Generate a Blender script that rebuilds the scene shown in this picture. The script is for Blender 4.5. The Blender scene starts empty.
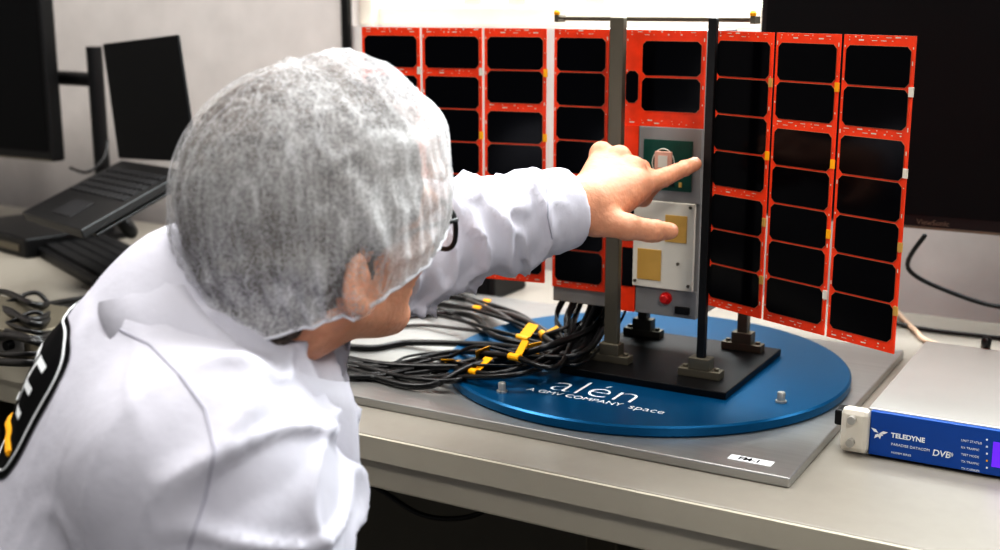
import bpy, bmesh, math, random
import numpy as np
from mathutils import Vector, Matrix, noise
from mathutils.bvhtree import BVHTree
random.seed(4)
C = bpy.context.scene.collection
PI = math.pi
# ------------------------------------------------------------------ camera model
F_PX = 1235.0; PITCH = math.radians(12.55); YAW = math.radians(29.6); CZ = 1.19
CAM = Vector((0, 0, CZ)); Z = Vector((0, 0, 1))
R_ = Vector((math.cos(YAW), math.sin(YAW), 0)); FH = Vector((-math.sin(YAW), math.cos(YAW), 0))
FW = FH * math.cos(PITCH) - Z * math.sin(PITCH); UP = FH * math.sin(PITCH) + Z * math.cos(PITCH)
def ray(px, py): return FW + R_ * ((px - 500) / F_PX) + UP * ((275 - py) / F_PX)
def P(px, py, d): return CAM + ray(px, py) * d
def PZ(px, py, z):
    r = ray(px, py); return CAM + r * ((z - CZ) / r.z)
def PY(px, py, y):
    r = ray(px, py); return CAM + r * (y / r.y)
def W(x, y, z): return CAM + R_ * x + FH * y + Z * z
def Vd(x, y, z): return R_ * x + FH * y + Z * z
cd = bpy.data.cameras.new('camera'); cam = bpy.data.objects.new('camera', cd); C.objects.link(cam)
cd.lens = F_PX * 36 / 1000; cd.sensor_width = 36; cd.clip_start = .05
m = Matrix((R_, UP, -FW)).transposed().to_4x4(); m.translation = CAM; cam.matrix_world = m
cd.dof.use_dof = True; cd.dof.focus_distance = 1.19; cd.dof.aperture_fstop = 5.0
bpy.context.scene.camera = cam
bpy.context.scene.view_settings.view_transform = 'Standard'
bpy.context.scene.view_settings.look = 'High Contrast'
# ------------------------------------------------------------------ materials
def lin(c): return tuple((x / 255 / 12.92) if x / 255 <= .04045 else ((x / 255 + .055) / 1.055) ** 2.4 for x in c) + (1,)
def mat(name, col, rough=.5, metal=0, var=.06, scale=20, bump=0, bscale=200, stretch=None, spec=.5, sss=0, emit=0, coat=0):
    M = bpy.data.materials.new(name); M.use_nodes = True; n = M.node_tree.nodes; l = M.node_tree.links
    b = n['Principled BSDF']; tc = n.new('ShaderNodeTexCoord'); mp = n.new('ShaderNodeMapping'); l.new(tc.outputs['Object'], mp.inputs[0])
    if stretch: mp.inputs['Scale'].default_value = stretch
    nz = n.new('ShaderNodeTexNoise'); nz.inputs['Scale'].default_value = scale; nz.inputs['Detail'].default_value = 4
    l.new(mp.outputs[0], nz.inputs['Vector'])
    mx = n.new('ShaderNodeMix'); mx.data_type = 'RGBA'; c = lin(col)
    mx.inputs['A'].default_value = tuple(max(0, x * (1 - var * 2)) for x in c[:3]) + (1,)
    mx.inputs['B'].default_value = tuple(min(1, x * (1 + var * 2)) for x in c[:3]) + (1,)
    l.new(nz.outputs['Fac'], mx.inputs['Factor']); l.new(mx.outputs['Result'], b.inputs['Base Color'])
    b.inputs['Roughness'].default_value = rough; b.inputs['Metallic'].default_value = metal
    b.inputs['Specular IOR Level'].default_value = spec; b.inputs['Coat Weight'].default_value = coat
    if sss:
        b.inputs['Subsurface Weight'].default_value = sss; b.inputs['Subsurface Radius'].default_value = (1, .3, .15); b.inputs['Subsurface Scale'].default_value = .006
    if emit:
        l.new(mx.outputs['Result'], b.inputs['Emission Color']); b.inputs['Emission Strength'].default_value = emit
    if bump:
        n2 = n.new('ShaderNodeTexNoise'); n2.inputs['Scale'].default_value = bscale; n2.inputs['Detail'].default_value = 3
        l.new(mp.outputs[0], n2.inputs['Vector']); bp = n.new('ShaderNodeBump'); bp.inputs['Strength'].default_value = bump; bp.inputs['Distance'].default_value = .002
        l.new(n2.outputs['Fac'], bp.inputs['Height']); l.new(bp.outputs[0], b.inputs['Normal'])
    return M
M_wall = mat('wall_paint', (194, 189, 186), .8, bump=.1)
M_floor = mat('floor_vinyl', (110, 106, 96), .6)
M_ceil = mat('ceiling_tile', (210, 208, 204), .9)
M_bench = mat('bench_laminate', (146, 141, 132), .4, var=.03, scale=60)
M_edge = mat('bench_edge', (190, 184, 169), .5, var=.03)
M_steel = mat('brushed_aluminium', (180, 179, 176), .3, .7, var=.06, scale=8, stretch=(1, 30, 30))
M_dsteel = mat('grey_metal', (116, 110, 97), .4, .6, var=.05)
M_silver = mat('satin_silver', (185, 183, 178), .35, .6, var=.03)
M_black = mat('black_plastic', (14, 14, 15), .45, var=.1)
M_blackm = mat('black_metal', (16, 16, 18), .4, .3, var=.1)
M_screen = mat('dark_screen', (8, 9, 11), .6, var=.05, spec=.2)
M_shade = mat('underbench_shade', (112, 108, 98), .8)  # tone chosen to read as the shade below the bench
M_blue = mat('blue_anodised', (2, 92, 134), .3, .5, var=.1, scale=5)
M_pcb = mat('orange_pcb', (234, 70, 26), .42, var=.12, scale=70)
M_cell = mat('solar_glass', (3, 3, 8), .14, var=.2, scale=30, spec=.2)
M_cellrim = mat('cell_edge', (206, 140, 108), .35, .4)
M_gold = mat('gold_patch', (212, 172, 98), .4, .3, var=.06)
M_white = mat('white_panel', (216, 210, 198), .5)
M_pink = mat('pink_component', (214, 168, 150), .5)
M_grey = mat('grey_panel', (150, 148, 146), .45, .3)
M_green = mat('green_pcb', (14, 74, 62), .4, var=.15, scale=90)
M_red = mat('red_button', (190, 36, 36), .4)
M_yel = mat('yellow_tag', (248, 176, 10), .5, var=.08)
M_cable = mat('cable_rubber', (12, 12, 13), .35, var=.1)
M_ccab = mat('grey_cable', (70, 68, 66), .5)
M_ubl = mat('unit_blue', (10, 78, 158), .4, var=.05)
M_usil = mat('unit_lid', (178, 175, 170), .38, .4, var=.03)
M_txt = mat('white_print', (235, 238, 240), .5, var=.01)
M_txtb = mat('black_print', (25, 25, 28), .5, var=.01)
M_purple = mat('lit_display', (96, 40, 200), .3, emit=.8)
M_skin = mat('skin', (216, 160, 130), .5, var=.12, scale=60, bump=.5, bscale=170, sss=.12)
M_nail = mat('nail', (232, 190, 170), .25, var=.03)
M_hair = mat('grey_hair', (92, 83, 77), .8, var=.42, scale=210, bump=1, bscale=320, stretch=(1, 1, .3), spec=.2)
M_coat = mat('lab_coat_cotton', (204, 203, 212), .95, var=.015, scale=10, bump=.3, bscale=70, spec=.1)
M_seam = mat('coat_stitching', (178, 177, 188), .85)
M_trou = mat('dark_trousers', (32, 36, 48), .8)
M_shoe = mat('dark_shoes', (24, 22, 22), .5)
M_patch = mat('badge_black', (16, 16, 18), .8, spec=.1)
M_out = mat('outdoor_daylight', (205, 222, 200), .9, var=.25, scale=5, emit=1.5)
def netmat():
    M = bpy.data.materials.new('hairnet_gauze'); M.use_nodes = True; n = M.node_tree.nodes; l = M.node_tree.links
    b = n['Principled BSDF']; b.inputs['Base Color'].default_value = (.82, .82, .83, 1); b.inputs['Roughness'].default_value = 1; b.inputs['Specular IOR Level'].default_value = 0
    tc = n.new('ShaderNodeTexCoord')
    def noi(scale, det, dist=0, st=None):
        q = n.new('ShaderNodeTexNoise'); q.inputs['Scale'].default_value = scale; q.inputs['Detail'].default_value = det; q.inputs['Distortion'].default_value = dist
        if st:
            mp = n.new('ShaderNodeMapping'); mp.inputs['Rotation'].default_value = st[0]; mp.inputs['Scale'].default_value = st[1]; l.new(tc.outputs['Object'], mp.inputs[0]); l.new(mp.outputs[0], q.inputs['Vector'])
        else: l.new(tc.outputs['Object'], q.inputs['Vector'])
        return q.outputs['Fac']
    def rng(s, a, b_, c, d):
        r = n.new('ShaderNodeMapRange'); r.inputs['From Min'].default_value = a; r.inputs['From Max'].default_value = b_; r.inputs['To Min'].default_value = c; r.inputs['To Max'].default_value = d
        l.new(s, r.inputs['Value']); return r.outputs[0]
    def mth(op, a, b_=None):
        q = n.new('ShaderNodeMath'); q.operation = op; l.new(a, q.inputs[0])
        if b_ is not None:
            if isinstance(b_, float): q.inputs[1].default_value = b_
            else: l.new(b_, q.inputs[1])
        return q.outputs[0]
    s = rng(noi(8, 9), .36, .66, .12, .40)
    for rot, sc_, th, amp in (((0, .7, .3), (34, 34, 4), .03, .10), ((.3, -.7, .2), (34, 34, 4), .03, .10), ((0, 1.3, .8), (80, 80, 8), .05, .10), ((.9, -.2, 0), (80, 80, 8), .05, .10)):
        s = mth('ADD', s, rng(mth('ABSOLUTE', mth('SUBTRACT', noi(1, 1, .1, (rot, sc_)), .5)), 0, th, amp, 0))
    s = mth('ADD', s, rng(noi(480, 1), .4, .65, -.10, .12))
    at = n.new('ShaderNodeAttribute'); at.attribute_name = 'gather'
    s = mth('ADD', s, mth('MULTIPLY', at.outputs['Fac'], .42))
    q = n.new('ShaderNodeClamp'); l.new(s, q.inputs[0]); q.inputs['Min'].default_value = .03; q.inputs['Max'].default_value = .85
    l.new(q.outputs[0], b.inputs['Alpha'])
    return M
M_net = netmat()
M_thread = mat('net_thread', (215, 215, 220), .9, var=.01, spec=.1)
def glassmat():
    M = bpy.data.materials.new('lens_glass'); M.use_nodes = True; n = M.node_tree.nodes
    b = n['Principled BSDF']; nz = n.new('ShaderNodeTexNoise'); nz.inputs['Scale'].default_value = 3
    b.inputs['Base Color'].default_value = (.8, .85, .9, 1); b.inputs['Alpha'].default_value = .3; b.inputs['Roughness'].default_value = .05
    return M
M_lens = glassmat()
# ------------------------------------------------------------------ object helpers
ORG = {}
def tag(o, label=None, cat=None, group=None, kind=None):
    if label: o['label'] = label
    if cat: o['category'] = cat
    if group: o['group'] = group
    if kind: o['kind'] = kind
    return o
def thing(name, label, cat, loc, group=None):
    o = bpy.data.objects.new(name, None); C.objects.link(o); o.location = loc; o.empty_display_size = .05
    ORG[o.name] = Vector(loc); return tag(o, label, cat, group)
def link(name, verts, faces, mt, parent=None, smooth=False, sharp=40, bevel=0, origin=None):
    V = np.array([tuple(v) for v in verts], dtype=float) if not isinstance(verts, np.ndarray) else verts
    if parent: org = ORG[parent.name]
    elif origin is not None: org = Vector(origin)
    else: org = Vector(((V[:, 0].min() + V[:, 0].max()) / 2, (V[:, 1].min() + V[:, 1].max()) / 2, V[:, 2].min()))
    me = bpy.data.meshes.new(name); me.from_pydata((V - np.array(org)).tolist(), [], faces if isinstance(faces, list) else faces.tolist())
    me.update()
    o = bpy.data.objects.new(name, me); C.objects.link(o); me.materials.append(mt)
    if parent: o.parent = parent
    else: o.location = org
    ORG[o.name] = org
    if smooth:
        me.polygons.foreach_set('use_smooth', [True] * len(me.polygons))
        if sharp and sharp < 180: me.set_sharp_from_angle(angle=math.radians(sharp))
    if bevel:
        b = o.modifiers.new('bevel', 'BEVEL'); b.width = bevel; b.segments = 2; b.limit_method = 'ANGLE'
    return o
def catmull(pts, n=8):
    pts = [Vector(p) for p in pts]; q = [pts[0]] + pts + [pts[-1]]; out = []
    for i in range(1, len(q) - 2):
        a, b, c, d = q[i - 1:i + 3]
        for k in range(n):
            t = k / n
            out.append(.5 * ((2 * b) + (c - a) * t + (2 * a - 5 * b + 4 * c - d) * t * t + (3 * b - a - 3 * c + d) * t ** 3))
    out.append(pts[-1]); return out
class MB:
    def __init__(s): s.v = []; s.f = []
    def add(s, vs, fs):
        k = len(s.v); s.v += [tuple(x) for x in vs]; s.f += [[i + k for i in f] for f in fs]; return s
    def hexa(s, p):
        return s.add(p, [[0, 3, 2, 1], [4, 5, 6, 7], [0, 1, 5, 4], [1, 2, 6, 5], [2, 3, 7, 6], [3, 0, 4, 7]])
    def box(s, x0, x1, y0, y1, z0, z1):
        return s.hexa([(x0, y0, z0), (x1, y0, z0), (x1, y1, z0), (x0, y1, z0), (x0, y0, z1), (x1, y0, z1), (x1, y1, z1), (x0, y1, z1)])
    def obox(s, o, a, b, c):
        o = Vector(o); return s.hexa([o, o + a, o + a + b, o + b, o + c, o + a + c, o + a + b + c, o + b + c])
    def prism(s, poly, ext):
        n = len(poly); e = Vector(ext); p = [Vector(q) for q in poly]
        return s.add(p + [q + e for q in p], [list(range(n))[::-1], list(range(n, 2 * n))] + [[i, (i + 1) % n, n + (i + 1) % n, n + i] for i in range(n)])
    def lathe(s, o, ax, prof, seg=32):
        ax = Vector(ax).normalized(); u = ax.orthogonal().normalized(); w = ax.cross(u); o = Vector(o); vs = []
        for r, h in prof:
            for k in range(seg):
                a = 2 * PI * k / seg; vs.append(o + ax * h + (u * math.cos(a) + w * math.sin(a)) * r)
        fs = []
        for i in range(len(prof) - 1):
            for k in range(seg):
                k2 = (k + 1) % seg; fs.append([i * seg + k, i * seg + k2, (i + 1) * seg + k2, (i + 1) * seg + k])
        fs.append(list(range(seg))[::-1]); fs.append([(len(prof) - 1) * seg + k for k in range(seg)])
        return s.add(vs, fs)
    def cyl(s, p0, p1, r0, r1=None, seg=20):
        p0 = Vector(p0); p1 = Vector(p1); return s.lathe(p0, p1 - p0, [(r0, 0), (r1 if r1 is not None else r0, (p1 - p0).length)], seg)
    def tube(s, pts, r, seg=8, sm=8, closed=False):
        q = catmull(pts, sm) if sm else [Vector(p) for p in pts]
        n = len(q); rs = r if isinstance(r, (list, tuple)) else None
        t0 = (q[1] - q[0]).normalized(); u = t0.orthogonal().normalized(); vs = []
        for i, p in enumerate(q):
            t = (q[(i + 1) % n] - q[i - 1]) if closed else (q[min(i + 1, n - 1)] - q[max(i - 1, 0)])
            t.normalize(); u = (u - t * u.dot(t)).normalized(); w = t.cross(u)
            rr = r if rs is None else rs[0] + (rs[1] - rs[0]) * i / (n - 1)
            for k in range(seg):
                a = 2 * PI * k / seg; vs.append(p + (u * math.cos(a) + w * math.sin(a)) * rr)
        fs = []
        for i in range(n if closed else n - 1):
            j = (i + 1) % n
            for k in range(seg):
                k2 = (k + 1) % seg; fs.append([i * seg + k, i * seg + k2, j * seg + k2, j * seg + k])
        if not closed: fs += [list(range(seg))[::-1], [(n - 1) * seg + k for k in range(seg)]]
        return s.add(vs, fs)
    def build(s, name, mt, parent=None, smooth=False, bevel=0, sharp=40, origin=None):
        return link(name, s.v, s.f, mt, parent, smooth, sharp, bevel, origin)
def text(body, size, o, xd, yd, mt, parent, name='lettering', ext=.0003, mapper=None, shear=0, bold=0):
    cu = bpy.data.curves.new('t', 'FONT'); cu.body = body; cu.size = size; cu.extrude = ext; cu.shear = shear; cu.offset = bold
    ob = bpy.data.objects.new('t', cu); C.objects.link(ob); bpy.context.view_layer.update()
    me = bpy.data.meshes.new_from_object(ob.evaluated_get(bpy.context.evaluated_depsgraph_get()))
    bpy.data.objects.remove(ob)
    if mapper:
        bm = bmesh.new(); bm.from_mesh(me)
        for _ in range(3):
            es = [e for e in bm.edges if e.calc_length() > size * .12]
            if es: bmesh.ops.subdivide_edges(bm, edges=es, cuts=1); bmesh.ops.triangulate(bm, faces=bm.faces[:])
        bm.to_mesh(me); bm.free()
    xd = Vector(xd).normalized(); yd = Vector(yd).normalized(); nd = xd.cross(yd); o = Vector(o)
    vs = [mapper(v.co) if mapper else o + xd * v.co.x + yd * v.co.y + nd * v.co.z for v in me.vertices]
    return link(name, vs, [list(p.vertices) for p in me.polygons], mt, parent)
# ------------------------------------------------------------------ signed distance modelling
class Field:
    def __init__(s, lo, hi, h):
        s.lo = np.array(lo, float); s.h = h; s.n = np.ceil((np.array(hi, float) - s.lo) / h).astype(int) + 1
        s.f = np.full(tuple(s.n), 1e3, np.float32)
    def sub(s, lo, hi):
        a = np.clip(np.floor((np.array(lo) - s.lo) / s.h).astype(int), 0, s.n - 1); b = np.clip(np.ceil((np.array(hi) - s.lo) / s.h).astype(int) + 1, 1, s.n)
        sl = tuple(slice(a[i], b[i]) for i in range(3))
        g = np.meshgrid(*[s.lo[i] + s.h * np.arange(a[i], b[i]) for i in range(3)], indexing='ij', sparse=True)
        return sl, g
    def comb(s, sl, d, k, op):
        f = s.f[sl]; d = d.astype(np.float32)
        if op == 'u':
            h = np.maximum(k - np.abs(f - d), 0) / k; s.f[sl] = np.minimum(f, d) - h * h * k * .25
        else:
            d = -d; h = np.maximum(k - np.abs(f - d), 0) / k; s.f[sl] = np.maximum(f, d) + h * h * k * .25
    def cap(s, a, b, ra, rb, k=.01, op='u'):
        a = np.array(a, float); b = np.array(b, float); rm = max(ra, rb) + k + 3 * s.h
        sl, g = s.sub(np.minimum(a, b) - rm, np.maximum(a, b) + rm); ab = b - a; L = max(ab.dot(ab), 1e-9)
        t = np.clip(((g[0] - a[0]) * ab[0] + (g[1] - a[1]) * ab[1] + (g[2] - a[2]) * ab[2]) / L, 0, 1)
        d = np.sqrt((g[0] - a[0] - t * ab[0]) ** 2 + (g[1] - a[1] - t * ab[1]) ** 2 + (g[2] - a[2] - t * ab[2]) ** 2) - (ra + t * (rb - ra))
        s.comb(sl, d, k, op)
    def ell(s, c, r, k=.01, rot=None, op='u'):
        c = np.array(c, float); rm = max(r) + k + 3 * s.h; sl, g = s.sub(c - rm, c + rm)
        q = [g[i] - c[i] for i in range(3)]
        if rot is not None: q = [q[0] * rot[j][0] + q[1] * rot[j][1] + q[2] * rot[j][2] for j in range(3)]
        k0 = np.sqrt(sum((q[i] / r[i]) ** 2 for i in range(3))); k1 = np.sqrt(sum((q[i] / r[i] ** 2) ** 2 for i in range(3)))
        s.comb(sl, k0 * (k0 - 1) / np.maximum(k1, 1e-6), k, op)
    def cut(s, n, d, k=.004):
        sl, g = s.sub(s.lo, s.lo + s.n * s.h)
        e = g[0] * n[0] + g[1] * n[1] + g[2] * n[2] - d
        f = s.f; h = np.maximum(k - np.abs(f - e), 0) / k; s.f = (np.maximum(f, e) + h * h * k * .25).astype(np.float32)
    def mesh(s):
        f = s.f; S = f < 0; X = [slice(0, -1), slice(1, None)]
        cnt = sum(S[X[i], X[j], X[k]].astype(np.int8) for i in (0, 1) for j in (0, 1) for k in (0, 1))
        act = (cnt > 0) & (cnt < 8); idx = np.full(act.shape, -1, np.int64); ii = np.argwhere(act); idx[act] = np.arange(len(ii))
        acc = np.zeros((len(ii), 3)); c = np.zeros(len(ii))
        cor = [(i, j, k) for i in (0, 1) for j in (0, 1) for k in (0, 1)]
        for a in cor:
            for ax in range(3):
                if a[ax] == 0:
                    b = list(a); b[ax] = 1
                    f0 = f[ii[:, 0] + a[0], ii[:, 1] + a[1], ii[:, 2] + a[2]]; f1 = f[ii[:, 0] + b[0], ii[:, 1] + b[1], ii[:, 2] + b[2]]
                    mk = (f0 < 0) != (f1 < 0); t = np.where(mk, f0 / np.where(mk, f0 - f1, 1), 0)
                    p = np.tile(np.array(a, float), (len(ii), 1)); p[:, ax] = t
                    acc[mk] += p[mk]; c[mk] += 1
        V = s.lo + s.h * (ii + acc / np.maximum(c, 1)[:, None]); Q = []
        for ax in range(3):
            sh = [slice(1, -1)] * 3; sh[ax] = slice(0, -1); s0 = S[tuple(sh)]
            sh2 = [slice(1, -1)] * 3; sh2[ax] = slice(1, None); s1 = S[tuple(sh2)]
            e = np.argwhere(s0 != s1); off = np.array([1, 1, 1]); off[ax] = 0; e = e + off
            ins = S[e[:, 0], e[:, 1], e[:, 2]]
            u, w = [(1, 2), (2, 0), (0, 1)][ax]
            def cell(du, dw):
                q = e.copy(); q[:, u] += du; q[:, w] += dw; return idx[q[:, 0], q[:, 1], q[:, 2]]
            q = np.stack([cell(-1, -1), cell(0, -1), cell(0, 0), cell(-1, 0)], 1)
            q[~ins] = q[~ins][:, ::-1]; Q.append(q)
        Q = np.concatenate(Q); Q = Q[(Q >= 0).all(1)]
        return V, Q
def relax(V, Q, it=2, lam=.5):
    E = np.concatenate([Q[:, [0, 1]], Q[:, [1, 2]], Q[:, [2, 3]], Q[:, [3, 0]]]); n = len(V)
    for _ in range(it):
        acc = np.zeros_like(V); c = np.zeros(n)
        for a, b in ((0, 1), (1, 0)):
            np.add.at(acc, E[:, a], V[E[:, b]]); np.add.at(c, E[:, a], 1)
        V = V + lam * (acc / np.maximum(c, 1)[:, None] - V)
    return V
# ------------------------------------------------------------------ room
BT = CZ - .432            # bench top
WY = 1.86                 # back wall plane
sillz = PY(450, 27, WY).z; wx0 = PY(352, 10, WY).x; wx1 = .7
def struct(o): o['kind'] = 'structure'; return o
X0, X1, Y0 = -3.4, 2.2, -2.2
struct(MB().box(X0, X1, Y0, WY + .15, -.06, 0).build('floor', M_floor))
struct(MB().box(X0, X1, Y0, WY + .15, 2.7, 2.76).build('ceiling', M_ceil))
struct(MB().box(X0, wx0, WY, WY + .15, 0, 2.7).box(wx0, wx1, WY, WY + .15, 0, sillz).box(wx0, wx1, WY, WY + .15, 2.3, 2.7).box(wx1, X1, WY, WY + .15, 0, 2.7).build('wall_back', M_wall))
struct(MB().box(X0 - .1, X0, Y0, WY + .15, 0, 2.7).build('wall_left', M_wall))
wb = MB().box(wx0, wx1, WY + .04, WY + .1, sillz, sillz + .035).box(wx0, wx0 + .03, WY + .02, WY + .1, sillz, 2.3).box(wx0, wx1, WY + .04, WY + .1, 2.26, 2.3)
for px in (478, 522, 600): 
    x = PY(px, 10, WY + .07).x; wb.box(x - .02, x + .02, WY + .05, WY + .09, sillz, 2.3)
struct(wb.build('window_1', M_white, bevel=.003))
struct(MB().box(wx0 - .016, wx0 - .001, WY - .012, WY - .001, PY(346, 52, WY).z, 2.3).build('trim_1', M_black))
struct(MB().box(-3, 2.5, 3.2, 3.25, 0, 3.5).build('outdoor_glow_backdrop', M_out))  # glowing backdrop added outside, stands in for the bright view
# ------------------------------------------------------------------ bench
BY0, BY1, BX0, BX1 = .968, 1.76, -3.0, .75
bn = thing('lab_bench', 'long grey laboratory bench with pale front edge along the wall', 'workbench', ((BX0 + BX1) / 2, (BY0 + BY1) / 2, 0))
MB().box(BX0, BX1, BY0 + .004, BY1, BT - .026, BT).build('worktop', M_bench, bn, bevel=.002)
MB().box(BX0, BX1, BY0, BY0 + .004, BT - .026, BT - .001).build('edge_strip', M_edge, bn)
MB().box(BX0 + .02, BX1 - .02, BY0 + .012, BY0 + .05, BT - .062, BT - .026).build('apron', M_edge, bn, bevel=.003)
lx = PY(608, 545, 1.2).x
for x in (lx, -2.2, .6):
    for y in (1.2, 1.68):
        MB().box(x - .02, x + .02, y - .02, y + .02, 0, BT - .026).build('leg', M_dsteel, bn, bevel=.003)
MB().box(BX0 + .05, BX1 - .05, 1.70, 1.72, .05, BT - .026).build('shade_panel', M_shade, bn)  # added dark sheet, stands for the shade under the bench
# ------------------------------------------------------------------ tray, disc
TX1, TY0 = -.291, 1.042; TZ = BT + .010
tr = thing('metal_tray', 'thin brushed aluminium base sheet lying under the blue disc', 'base plate', (TX1 - .3, TY0 + .24, BT))
MB().box(TX1 - .66, TX1, TY0, TY0 + .48, BT, TZ).build('sheet', M_steel, tr, bevel=.0015)
a = PZ(731, 455, TZ)
xa = a.x; ya = a.y
st = MB().box(xa, xa + .042, ya - .011, ya + .002, TZ, TZ + .0004).build('sticker', M_txt, tr)
text('FM-1', .0105, (xa + .009, ya - .0082, TZ + .0006), (1, 0, 0), (0, 1, 0), M_txtb, st, ext=.0001, bold=.0002)
DC = Vector((-.537, 1.289, TZ)); DR = .232; DZ = TZ + .012
dk = thing('blue_disc', 'large round blue anodised disc with white printed logo under the satellite', 'disc', DC)
MB().lathe(DC, Z, [(DR - .002, 0), (DR, .002), (DR, .010), (DR - .002, .012)], 128).build('disc_plate', M_blue, dk, smooth=True, sharp=25)
for px, py in ((502, 392), (781, 402), (640, 325)):
    p = PZ(px, py, DZ)
    MB().lathe(p, Z, [(.006, 0), (.006, .002), (.0042, .002), (.0042, .010), (.0036, .011)], 20).build('screw', M_silver, dk, smooth=True)
tp = PZ(553, 392, DZ)
text('al\u00e9n', .064, (tp.x - .012, tp.y + .006, DZ + .0005), (1, 0, 0), (0, 1, 0), M_txt, dk, ext=.0001, bold=-.0013)
text('A GMV COMPANY', .0135, (tp.x - .028, tp.y - .009, DZ + .0005), (1, 0, 0), (0, 1, 0), M_txt, dk, ext=.0001)
text('space', .018, (tp.x + .091, tp.y - .011, DZ + .0005), (1, 0, 0), (0, 1, 0), M_txt, dk, ext=.0001, bold=-.0002)
# ------------------------------------------------------------------ stand
PZT = DZ + .008
sd = thing('display_stand', 'upright display stand with black base plate and tall bars holding the satellite', 'stand', (-.51, 1.285, DZ))
MB().box(-.60, -.405, 1.192, 1.385, DZ, PZT).build('base_plate', M_blackm, sd, bevel=.001)
def foot(x, y):
    MB().box(x - .024, x + .024, y - .008, y + .008, PZT, PZT + .009).box(x - .012, x + .012, y - .008, y + .008, PZT + .009, PZT + .022).cyl((x - .018, y, PZT + .009), (x - .018, y, PZT + .012), .003).cyl((x + .018, y, PZT + .009), (x + .018, y, PZT + .012), .003).build('foot', M_dsteel, sd, bevel=.0008)
ztop = CZ - .018
for x, y in ((-.5586, 1.240), (-.449, 1.235), (-.4437, 1.36), (-.57, 1.36)): foot(x, y)
MB().box(-.5665, -.5505, 1.236, 1.246, PZT + .02, ztop).build('bar', M_dsteel, sd, bevel=.001)
MB().box(-.4535, -.4445, 1.231, 1.239, PZT + .02, ztop).build('bar', M_black, sd, bevel=.001)
for x in (-.4437, -.57):
    MB().box(x - .006, x + .006, 1.354, 1.366, PZT + .02, CZ - .353).build('bar', M_dsteel, sd, bevel=.001)
rx0 = PY(557, 20, 1.255).x; rx1 = PY(753, 20, 1.255).x
MB().cyl((rx0, 1.255, ztop - .001), (rx1, 1.255, ztop - .001), .0014).cyl((rx0, 1.270, ztop - .003), (rx1, 1.270, ztop - .003), .0014).build('top_rod', M_dsteel, sd, smooth=True)
for x in (rx0, rx1):
    MB().box(x - .0025, x + .0025, 1.253, 1.272, ztop - .006, ztop + .002).build('rod_clamp', M_dsteel, sd, bevel=.0006)
    MB().lathe((x, 1.255, ztop + .002), Z, [(.003, 0), (.0036, .003), (.002, .005)], 16).build('knob', M_yel, sd, smooth=True)
# ------------------------------------------------------------------ satellite
FY = 1.283; bx0, bx1 = -.657, -.474; bz0, bz1 = CZ - .352, CZ - .032
sa = thing('small_satellite', 'box shaped small satellite with spread orange and black solar panels above the blue disc', 'satellite', (-.565, 1.33, bz0))
MB().box(bx0, bx1, FY + .002, FY + .1, bz0, bz1).build('body_frame', M_grey, sa, bevel=.001)
rp = random.Random(11)
def panel(p0, dirv, w, z0, z1, rows, mt=M_pcb, hinges=True, sign=1, band=None):
    d = Vector((dirv[0], dirv[1], 0)).normalized(); nrm = Vector((d.y, -d.x, 0))
    if nrm.y > 0: nrm = -nrm
    o = Vector((p0[0], p0[1], z0)); Hh = z1 - z0
    mk = MB().obox(o, d * w, -nrm * .0016, Z * Hh)
    for v in [.0025, .0055, Hh - .003, Hh - .006] + ([band - .002, band + .001] if band else []):
        u = .006
        while u < w - .010:
            L = rp.choice((.001, .002, .006)); q = o + d * u + Z * (Hh - v) + nrm * .0002; q2 = q + Z * rp.choice((.0007, .0013))
            mk.add([q, q + d * L, q2 + d * L, q2], [[0, 1, 2, 3]]); u += L + rp.uniform(.003, .016)
    for u in (.0012, w - .0024):
        v = .012
        while v < Hh - .01:
            L = rp.choice((.001, .002, .004)); q = o + d * u + Z * (Hh - v) + nrm * .0002
            mk.add([q, q + d * .0012, q + d * .0012 + Z * L, q + Z * L], [[0, 1, 2, 3]]); v += L + rp.uniform(.012, .04)
    pl = mk.build('solar_panel', mt, sa); pl.data.materials.append(M_white)
    for f in pl.data.polygons:
        if f.index >= 6: f.material_index = 1
    for (u0, u1, v0, v1) in rows:
        c = .0040; zz1 = z1 - v0; zz0 = z1 - v1
        def pt(u, z, e=0): return o + d * u + Z * (z - z0) + nrm * e
        poly = [(u0 + c, zz0), (u1 - c, zz0), (u1, zz0 + c), (u1, zz1 - c), (u1 - c, zz1), (u0 + c, zz1), (u0, zz1 - c), (u0, zz0 + c)]
        rim = [(u + (.0004 if u > (u0 + u1) / 2 else -.0004), z + (.0004 if z > (zz0 + zz1) / 2 else -.0004)) for u, z in poly]
        MB().prism([pt(u, z, .0001) for u, z in rim], nrm * .0003).build('cell_border', M_cellrim, pl)
        MB().prism([pt(u, z, .0004) for u, z in poly], nrm * .0006).build('solar_cell', M_cell, pl)
    if hinges:
        for v in (.055, .13, .20, .262):
            q = o + d * (w * (0 if sign < 0 else 1)) + Z * (Hh - v)
            MB().obox(q - d * .003 + nrm * .0002, d * .005, nrm * .0015, Z * .009).build('hinge', rp.choice((M_yel, M_gold, M_white, M_yel)), pl)
    return pl
def rows7(w, band):
    r = []; v = .0100
    for i in range(7):
        if i == band: v += .0080
        r.append((.0040, w - .0040, v, v + .0368)); v += .0391
    return r
WZ0, WZ1 = CZ - .332, CZ - .032
def bandv(b): return .0100 + .0391 * b + .0032
ang = math.radians(-23.7); d = Vector((math.cos(ang), math.sin(ang), 0)); p = Vector((-.462, 1.279, 0)); w = .0800
for i, band in enumerate((4, 2, 2)):
    q = p + d * (.0838 * i); panel(q, d, w, WZ0, WZ1, rows7(w, band), band=bandv(band))
ang = math.radians(9); d = Vector((math.cos(ang), math.sin(ang), 0)); p = Vector((-.668, 1.284, 0)); w = .0765
for i, band in enumerate((2, 1, 1)):
    q = p - d * (w + .0800 * i); panel(q, d, w, WZ0, WZ1, rows7(w, band), band=bandv(band))
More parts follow.
